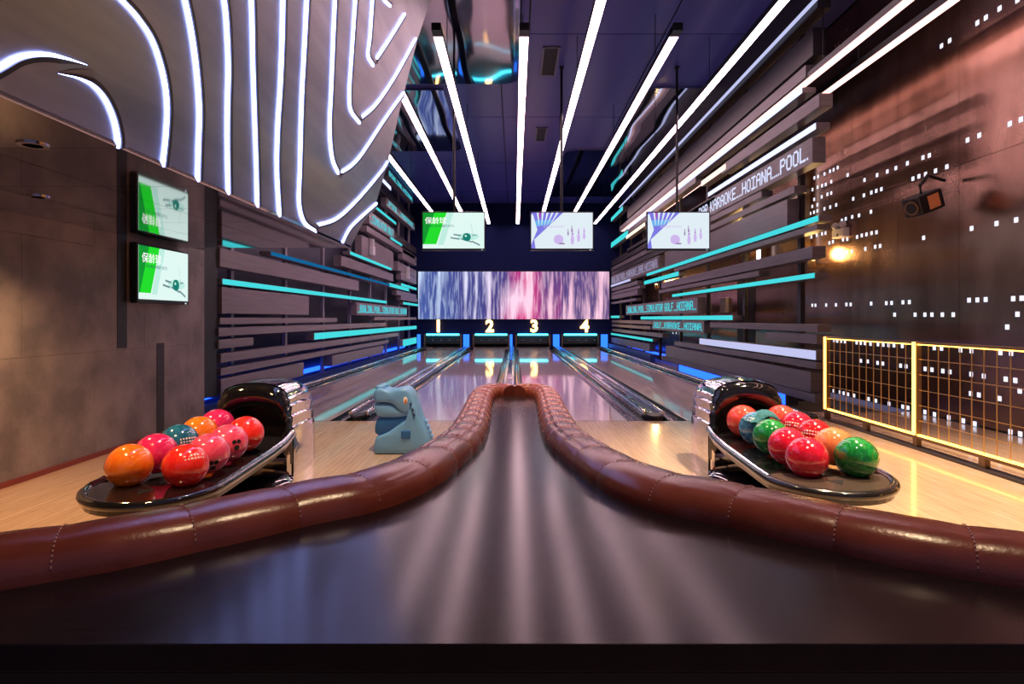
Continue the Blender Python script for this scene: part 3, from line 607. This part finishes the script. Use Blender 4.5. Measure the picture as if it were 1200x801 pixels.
# ------------------------------------------------------------------ ball returns and balls
def arch(hw, top_, n=16, base=0.):
    P = [(-hw, base)]
    for k in range(n+1):
        a = math.pi-math.pi*k/n; P.append((hw*math.copysign(abs(math.cos(a))**.62, math.cos(a)), base+(top_-base)*(.55+.45*abs(math.sin(a))**.8)))
    P.append((hw, base)); return P
def ball_return(cx, y0, front, label, mirror):
    t = tag(empty('ball_return',(cx,y0,0)), label, 'ball return'); hw = .27
    # chrome outer shell of overlapping plates, stepping in towards the top
    SIDE = [(0,1.0),(.10,1.0),(.24,1.0),(.345,1.0),(.352,.955),(.42,.985),(.428,.925),(.495,.965),(.502,.89),(.545,.915),(.552,.85)]
    def shell_ring(yy, s_, zs):
        P = [(-hw*s_*k, yy, z*zs) for z, k in SIDE]
        for k in range(1,14):
            a = math.pi-math.pi*k/14; P.append((hw*s_*.85*math.cos(a), yy, (.552+.105*math.sin(a)**.8)*zs))
        return P+[(hw*s_*k, yy, z*zs) for z, k in SIDE[::-1]]
    rings = [shell_ring(*q) for q in ((0,1.,1.),(.10,1.015,1.012),(.25,1.02,1.012),(.36,.99,.99),(.46,.93,.95),(.53,.84,.88))]
    MB().loft(rings,caps=False).build('chrome_shell','wavy_chrome',t,smooth=True,angle=35)
    MB().loft([rings[-1],[(u,v+.01,w_) for u, v, w_ in rings[-1]]]).build('rear_panel','gloss_black',t)
    # black glossy bulging face with a deep mouth
    out = [(u*.985,v,w_*.985+.002) for u, v, w_ in shell_ring(0,1.,1.)]; out = [(u,v,max(w_,.10)) for u, v, w_ in out]; n = len(out)
    def mouth(kx, top_, bot, y): return [(hw*kx*math.cos(math.pi*1.25-1.5*math.pi*k/(n-1)), y, bot+(top_-bot)*(.5+.5*math.sin(math.pi*1.25-1.5*math.pi*k/(n-1)))) for k in range(n)]
    mid_ = [((a_[0]+b_[0])/2*1.04, -.062, (a_[2]+b_[2])/2+.012) for a_, b_ in zip(out, mouth(.80,.50,.20,0))]
    MB().loft([out,[(u*.985,-.035,.10+(w_-.10)*.985) for u, v, w_ in out],mid_,mouth(.80,.505,.20,-.045),mouth(.74,.49,.21,.02),mouth(.70,.47,.22,.20)],caps=False).build('mouth_surround','gloss_black',t,smooth=True,angle=70)
    MB().loft([mouth(.75,.50,.20,.19),mouth(.75,.50,.20,.20)]).build('mouth_back','dark_rubber',t)
    MB().prism([(-.262,0),(.262,0),(.262,.17),(.25,.215),(-.25,.215),(-.262,.17)],-.05,.05).build('lower_panel','chrome',t,bevel=.02)
    MB().lathe([(.30,0),(.31,.012),(.26,.05),(.13,.075)],28,(0,-.16,0)).build('base','gloss_black',t,smooth=True)
    MB().lathe([(.05,0),(.05,.02),(.028,.03),(.028,.235)],16,(.10*(-1 if mirror else 1)*-1,front-y0+.30,0)).build('leg','black_panel',t,smooth=True)
    # sloping tray: plate, rim, divider, apron
    yf = front-y0; wz = lambda y: .335+ (y)*(.065/(-yf)) if True else 0
    hwt = .325; rr = .30; path = [(-hwt*.80,-.02)]
    path = [(-hwt*.82,-.01),(-hwt*.95,-.25),(-hwt,-.5),(-hwt,yf+rr+.08)]+[(-hwt*math.cos(math.radians(a)), yf+rr-rr*math.sin(math.radians(a))*1.0) for a in range(10,180,10)]+[(hwt,yf+rr+.08),(hwt,-.5),(hwt*.95,-.25),(hwt*.82,-.01)]
    up = [(x,y,wz(y)-.045) for x, y in path]; dn = [(x,y,wz(y)-.075) for x, y in path]
    MB().loft([dn,up]).build('tray','tray_black',t)
    MB().tube([(x,y,wz(y)-.028) for x, y in path],.024,10).build('rim','tray_black' if mirror else 'gloss_black',t,smooth=True)
    MB().tube([(-s*x*1.0,y,wz(y)-.012) for s in (1,) for x, y in (path[:5] if mirror else path[:5])] if True else [],.013,8).build('rail','rail_chrome',t,smooth=True)
    MB().tube([(x,y,wz(y)-.012) for x, y in path[:5]],.013,8).build('rail','rail_chrome',t,smooth=True)
    ap = [(-hwt*.93*math.cos(math.radians(a)), yf+rr-(rr*.93)*math.sin(math.radians(a))) for a in range(0,181,10)]+[(.22,yf+rr+.03),(0,yf+rr-.04),(-.22,yf+rr+.03)]
    MB().loft([[(x,y,wz(y)-.046) for x, y in ap],[(x,y,wz(y)-.016) for x, y in ap]]).build('apron','tray_brown' if mirror else 'gloss_black',t,bevel=.004)
    mk = [(-.045,yf+.20),(.045,yf+.20),(.0,yf+.13)]; MB().loft([[(x,y,wz(y)-.0165) for x, y in mk],[(x,y,wz(y)-.0145) for x, y in mk]]).build('apron_mark','black_panel',t)
    MB().tube([(0,-.02,wz(0)-.03),(0,yf+rr,wz(yf+rr)-.03)],.012,8).build('divider_rod','tray_black',t,smooth=True)
    return lambda y: wz(y-y0)
R0 = .108
def print_mark(t, d, rows=2, cols=7, w_=.055):
    d = Vector(d).normalized(); s_ = d.cross(Vector((0,0,1))).normalized(); u = s_.cross(d); mb = MB(); random.seed(len(bpy.data.objects))
    for r in range(rows):
        for c in range(cols):
            if random.random() < .15: continue
            cx = (c-cols/2)*w_*2/cols/R0; cy = (r-rows/2)*.018/R0; hw_ = w_*.8/cols/R0*random.uniform(.5,1); hh_ = .006/R0*random.uniform(.6,1)
            q = [(d+s_*(cx+a*hw_)+u*(cy+b*hh_)).normalized()*(R0+.0005) for a, b in ((-1,-1),(1,-1),(1,1),(-1,1))]; mb.add(q,[(0,1,2,3)])
    o = mb.build('printed_mark','ball_print',t); o['kind'] = 'stuff'
zL = ball_return(-1.80,4.02,2.64,'chrome and black ball return on the left with its ball rack',False)
zR = ball_return(1.655,4.15,2.80,'chrome and black ball return on the right with its ball rack',True)
for n, a, b in (('orange',(.85,.16,.012),(.95,.24,.02)),('red',(.90,.022,.018),(.96,.045,.03)),('pink',(.80,.055,.16),(.88,.11,.20)),('magenta',(.62,.014,.12),(.76,.03,.16)),('blue',(.010,.09,.20),(.02,.17,.30)),
                ('coral',(.90,.070,.05),(.95,.11,.07)),('crimson',(.62,.008,.03),(.80,.02,.07)),('green',(.006,.16,.035),(.02,.36,.07)),('deepred',(.48,.006,.012),(.72,.02,.03)),('peach',(.92,.22,.08),(.96,.30,.12)),('sky',(.02,.16,.36),(.10,.32,.48))):
    ball_mat('ball_'+n, a, b)
def ball(x, y, z, col, lab, aim=None, grp='bowling balls on the left rack', mark=None):
    t = tag(empty('bowling_ball',(x,y,z)), lab, 'bowling ball', grp)
    MB().sphere((0,0,0),R0).build('shell','ball_'+col,t,smooth=True,angle=180)
    if aim:
        d = Vector(aim).normalized(); s = d.cross(Vector((0,0,1))).normalized(); u = s.cross(d)
        for a, b, r in ((-.12,.1,.012),(.12,.1,.012),(0,-.22,.015)):
            n = (d+s*a+u*b).normalized(); MB().tube([n*(R0-.004),n*(R0+.0006)],r,14).build('finger_hole','hole',t)
    if mark: print_mark(t, mark)
    return t
lc = [('orange','large plain orange bowling ball at the front of the left rack',None),('magenta','magenta ball behind the front orange ball on left rack',None),('blue','blue bowling ball in the middle of the left rack',None),('orange','smaller orange ball behind the blue ball on left rack',None),('magenta','magenta ball farthest back in the left rack outer row',None)]
rc = [('red','bright red ball at the front of the left rack',None),('pink','pink ball with finger holes behind the front red ball',(.55,-.62,-.35)),('pink','pale pink ball with row of holes before the left hood',(.75,-.62,.1)),('red','red ball half inside the mouth of the left hood',None)]
for k, (c, l, a) in enumerate(lc): y = 2.93+.217*k; ball(-1.945,y,zL(y)-.045+R0+.012,c,l,a,mark=(.75,-.5,.35) if k == 2 else None)
for k, (c, l, a) in enumerate(rc): y = 2.93+.217*k; ball(-1.66,y,zL(y)-.045+R0+.012,c,l,a,mark=(.62,-.5,.62) if k == 0 else None)
lc = [('green','marbled green ball at the front of the right rack',None),('peach','pale orange ball behind the front green ball',None),('deepred','dark red ball behind the pale orange ball on right rack',None),('crimson','deep red ball with white print near the right hood',None),('coral','coral red ball farthest back in the right rack outer row',None)]
rc = [('crimson','shiny crimson ball at the front of the right rack',None),('crimson','crimson ball between the front crimson ball and green ball',None),('green','plain green ball in the middle of the right rack inner row',None),('sky','blue marbled ball under a teal towel on the right rack',None),('coral','bright coral ball with a finger hole in the right hood mouth',(.30,-.9,.25))]
G2 = 'bowling balls on the right rack'
for k, (c, l, a) in enumerate(lc): y = 3.10+.217*k; ball(1.825,y,zR(y)-.045+R0+.012,c,l,a,G2,(-.6,-.6,.45) if k in (2,3) else None)
for k, (c, l, a) in enumerate(rc): y = 3.10+.217*k; ball(1.562,y,zR(y)-.045+R0+.012,c,l,a,G2,(-.55,-.45,.72) if k == 3 else None)
y = 3.10+.217*3; zc = zR(y)-.045+R0+.012
tw = MB(); n = 9; g = []
for i in range(n+1):
    for j in range(n+1):
        u, v = i/n-.5, j/n-.5; a, b = u*.24, v*.15
        if i >= n-1: a -= .01
        d2 = (a-.02)**2+b*b; z = math.sqrt(max(.002,(R0+.006)**2-d2)) if d2 < R0*R0*.8 else .055
        g.append((1.562+.03+a, y-.015+b+.35*a, zc+z+.004*math.sin(i*1.7+j)))
tw.add(g,[(i*(n+1)+j,(i+1)*(n+1)+j,(i+1)*(n+1)+j+1,i*(n+1)+j+1) for i in range(n) for j in range(n)])
o = tw.build('towel','towel',smooth=True,angle=180); m = o.modifiers.new('thick','SOLIDIFY'); m.thickness = .006; m.offset = 1
tag(o,'teal towel draped over the blue ball on the right rack','towel')

# ------------------------------------------------------------------ dinosaur ramp
DD = 4.83; dn = tag(empty('dinosaur_ball_ramp',(-.93,DD,0)), 'light blue plastic dinosaur shaped ball ramp standing on the approach', 'ball ramp')
def S(pts): return [(X(420+a/8,DD)+.93, Z(440+b/8,DD)) for a, b in pts]
def puff(name, prof, hd, m, parent, rnd=.03, cy=0., n=6, sub=1, power=2.6):
    prof = [Vector((a,b)) for a, b in prof]; c = sum(prof, Vector((0,0)))/len(prof); rings = []
    for i in range(-n, n+1):
        t_ = i/n; k = (1-abs(t_)**power)**(1/power) if abs(t_) < 1 else 0.; k = max(k, .30)
        sc_ = 1-(1-k)*min(1, rnd*10)
        rings.append([(c.x+(p.x-c.x)*sc_, cy+hd*t_, c.y+(p.y-c.y)*sc_) for p in prof])
    o = MB().loft(rings).build(name,m,parent,smooth=True,angle=180)
    if sub: s = o.modifiers.new('smooth','SUBSURF'); s.levels = s.render_levels = sub
    return o
body = S([(180,545),(172,600),(165,650),(168,700),(185,712),(300,712),(450,712),(600,712),(690,712),(700,640),(680,560),(655,480),(615,410),(592,350),(572,280),(548,215),(515,215),(505,300),(500,375),(430,410),(380,450),(300,505),(240,530)])
puff('body',body,.150,'dino',dn,.02)
puff('neck',S([(200,360),(175,430),(165,520),(200,545),(300,530),(400,480),(500,420),(560,340),(500,330),(350,340)]),.118,'dino_shade',dn,.02)
hd = puff('head',S([(160,232),(162,170),(165,125),(195,100),(245,97),(275,118),(330,122),(390,110),(445,95),(490,106),(525,150),(550,220),(575,300),(560,345),(500,350),(430,330),(380,275),(340,236),(250,230)]),.140,'dino',dn,.02)
puff('jaw',S([(166,244),(168,290),(180,345),(215,368),(300,372),(400,372),(480,362),(545,345),(480,318),(430,300),(390,270),(345,240),(250,236)]),.130,'dino',dn,.02)
for sx in (1,):
    ex, ez = S([(468,212)])[0]
    for sd in (-1,1):
        MB().sphere((ex,sd*.132,ez),.026,16,10,.75,.35,1.35).build('eye','eye_white',dn,smooth=True,angle=180); MB().sphere((ex+.004,sd*.138,ez-.006),.014,12,8,.7,.4,1.5).build('pupil','eye_orange',dn,smooth=True,angle=180)
for a, b in ((515,245),(532,295),(545,342)):
    qx, qz = S([(a,b)])[0]; MB().sphere((qx+.004,-.143,qz),.013,10,8,.7,.9,1.2).build('spot','dino_dark',dn,smooth=True,angle=180)
qx, qz = S([(475,520)])[0]; MB().box((qx-.04,-.156,qz-.035),(qx+.04,-.13,qz+.035)).build('ramp_slot','dino_shade',dn,bevel=.012)
for k, (a, b) in enumerate(((625,440),(645,485),(662,530),(676,575))):
    qx, qz = S([(a,b)])[0]; MB().prism([(qx-.02,qz-.02),(qx+.03,qz+.012),(qx+.0,qz+.03)],-.03,.03).build('back_spike','dino',dn,bevel=.006)
qx, qz = S([(222,100)])[0]
for sd in (-1,1): MB().sphere((qx,sd*.06,qz),.035,14,8,1.2,.9,.6).build('nostril_bump','dino',hd,smooth=True,angle=180)

# ------------------------------------------------------------------ counter and leather bolsters
CT = .62
inner = [(-1.45,.80),(-1.16,.905),(-.913,1.03),(-.767,1.11),(-.602,1.241),(-.454,1.371),(-.325,1.475),(-.224,1.674),(-.163,1.943),(-.118,2.236),(-.110,2.57),(-.118,3.0),(-.122,3.35)]
wid = [.085,.085,.085,.087,.092,.098,.098,.092,.084,.080,.078,.074,.072]
path = []
for i, (x, y) in enumerate(inner):
    a = Vector(inner[max(i-1,0)]); b = Vector(inner[min(i+1,len(inner)-1)]); t_ = (b-a).normalized(); nrm = Vector((-t_.y,t_.x)); path.append((x+nrm.x*wid[i], y+nrm.y*wid[i], wid[i]))
path += [(-.178,3.58,.070),(-.115,3.68,.066),(-.055,3.67,.062),(-.022,3.62,.058)]
dense = catmull(path, 16); cum = [0]
for a, b in zip(dense, dense[1:]): cum.append(cum[-1]+(Vector(b[:2])-Vector(a[:2])).length)
def at_s(s):
    for i in range(len(cum)-1):
        if cum[i+1] >= s:
            k = (s-cum[i])/max(1e-6,cum[i+1]-cum[i]); return dense[i].lerp(dense[i+1], k)
    return dense[-1]
def frame(s):
    p = at_s(s); a = at_s(max(0,s-.02)); b = at_s(min(cum[-1],s+.02)); t_ = Vector((b.x-a.x,b.y-a.y)).normalized(); return p, Vector((-t_.y,t_.x))
tot = cum[-1]
# seam positions: long pads near the camera, short ones along the arms
seams = [0.]; 
while seams[-1] < tot-.02:
    s = seams[-1]; p = at_s(s); step = .215 if p.y < 1.35 else (.19 if p.y < 1.9 else .150)
    seams.append(min(tot, s+step))
    if tot-seams[-1] < .08: seams[-1] = tot
def ring(s, mir, puffk, n=22, grid=False):
    p, nr = frame(s); w_ = p.z*(.965+.035*puffk); h = .075*((.90+.10*puffk) if grid else (.955+.045*puffk)) ; P = []
    for k in range(n+1):
        a = math.pi*k/n; c, sn = math.cos(a), math.sin(a)
        g = 1.
        if grid:
            for g0 in (.36,.62): g -= .11*math.exp(-((k/n-g0)/.026)**2)
        off = -c*w_*(abs(c)**-.15 if abs(c) > .01 else 1); P.append((p.x+nr.x*off, p.y+nr.y*off, CT-.004+h*(sn**.75)*g))
    off = w_*1.05; P += [(p.x+nr.x*off,p.y+nr.y*off,CT-.10),(p.x+nr.x*w_*.8,p.y+nr.y*w_*.8,CT-.14),(p.x+nr.x*w_*.55,p.y+nr.y*w_*.55,CT-.14),(p.x+nr.x*w_*.55,p.y+nr.y*w_*.55,CT-.004)]
    return [((-x if mir else x), y, z) for x, y, z in P]
for mir, lab in ((False,'long padded brown leather bolster on the left side of the counter'),(True,'long padded brown leather bolster on the right side of the counter')):
    t = tag(empty('leather_bolster',(0,0,0)), lab, 'bolster')
    for i in range(len(seams)-1):
        a, b = seams[i], seams[i+1]; n = 9; rg = []; gr = at_s((a+b)/2).y > 1.95
        for k in range(n+1):
            u = k/n; rg.append(ring(a+(b-a)*u, mir, (1-abs(2*u-1)**3), 22 if not gr else 44, gr))
        MB().loft(rg).build('pad','leather',t,smooth=True,angle=65)
        if i:
            st = MB(); R_ = ring(a,mir,.12,44); R_ = R_[1:44]; p2, nr2 = frame(a)
            tv_ = Vector((nr2.y,-nr2.x))*.004; tv_ = Vector((-tv_.x if mir else tv_.x, tv_.y, 0))
            for q in range(2, 40, 2):
                A, Bq = Vector(R_[q]), Vector(R_[q+1]); m_ = (A+Bq)/2; nn_ = Vector((0,0,.002)); d_ = (Bq-A)*.8
                st.tube([m_-d_/2+nn_, m_+d_/2+nn_], .0016, 4)
            o = st.build('stitching','thread',t); o['kind'] = 'stuff'
    # upholstered back that carries the bolster, reaching the floor outside the counter
    rg = []
    for k in range(61):
        s = tot*k/60*.985; p, nr = frame(s); q = []
        for off, z in ((.25,CT-.12),(.85,CT-.12),(.85,.0),(.25,.0)): q.append(((-1 if mir else 1)*(p.x+nr.x*p.z*off), p.y+nr.y*p.z*off, z))
        rg.append(q)
    MB().loft(rg).build('seat_back','leather',t,smooth=False)
ct = tag(empty('counter',(0,.86,0)), 'dark glossy wooden counter that narrows to a point between the bolsters', 'counter')
NE = .861; lo_ = [at_s(tot*k/60) for k in range(61)]; lo_ = [p for p in lo_ if p.y > .80 and p.x < -.02]
pol = [(-1.6,NE)]+[(p.x,max(p.y,NE+.01)) for p in lo_ if p.x > -1.45]
pol = pol+[(-x,y) for x, y in pol[::-1]]
MB().loft([[(x,y-.86,CT-.045) for x, y in pol],[(x,y-.86,CT-.003) for x, y in pol]]).build('top','counter_wood',ct,bevel=.002)
MB().box((-1.6,.025,.0),(1.6,.06,CT-.05)).build('front_panel','black_panel',ct); MB().box((-1.6,.004,CT-.17),(1.6,.024,CT-.047)).build('apron','black_panel',ct)
bd = [(x*.8,max(y-.06,NE+.08)) for x, y in pol]; MB().loft([[(x,y-.86,0) for x, y in bd],[(x,y-.86,CT-.05) for x, y in bd]]).build('carcass','black_panel',ct)
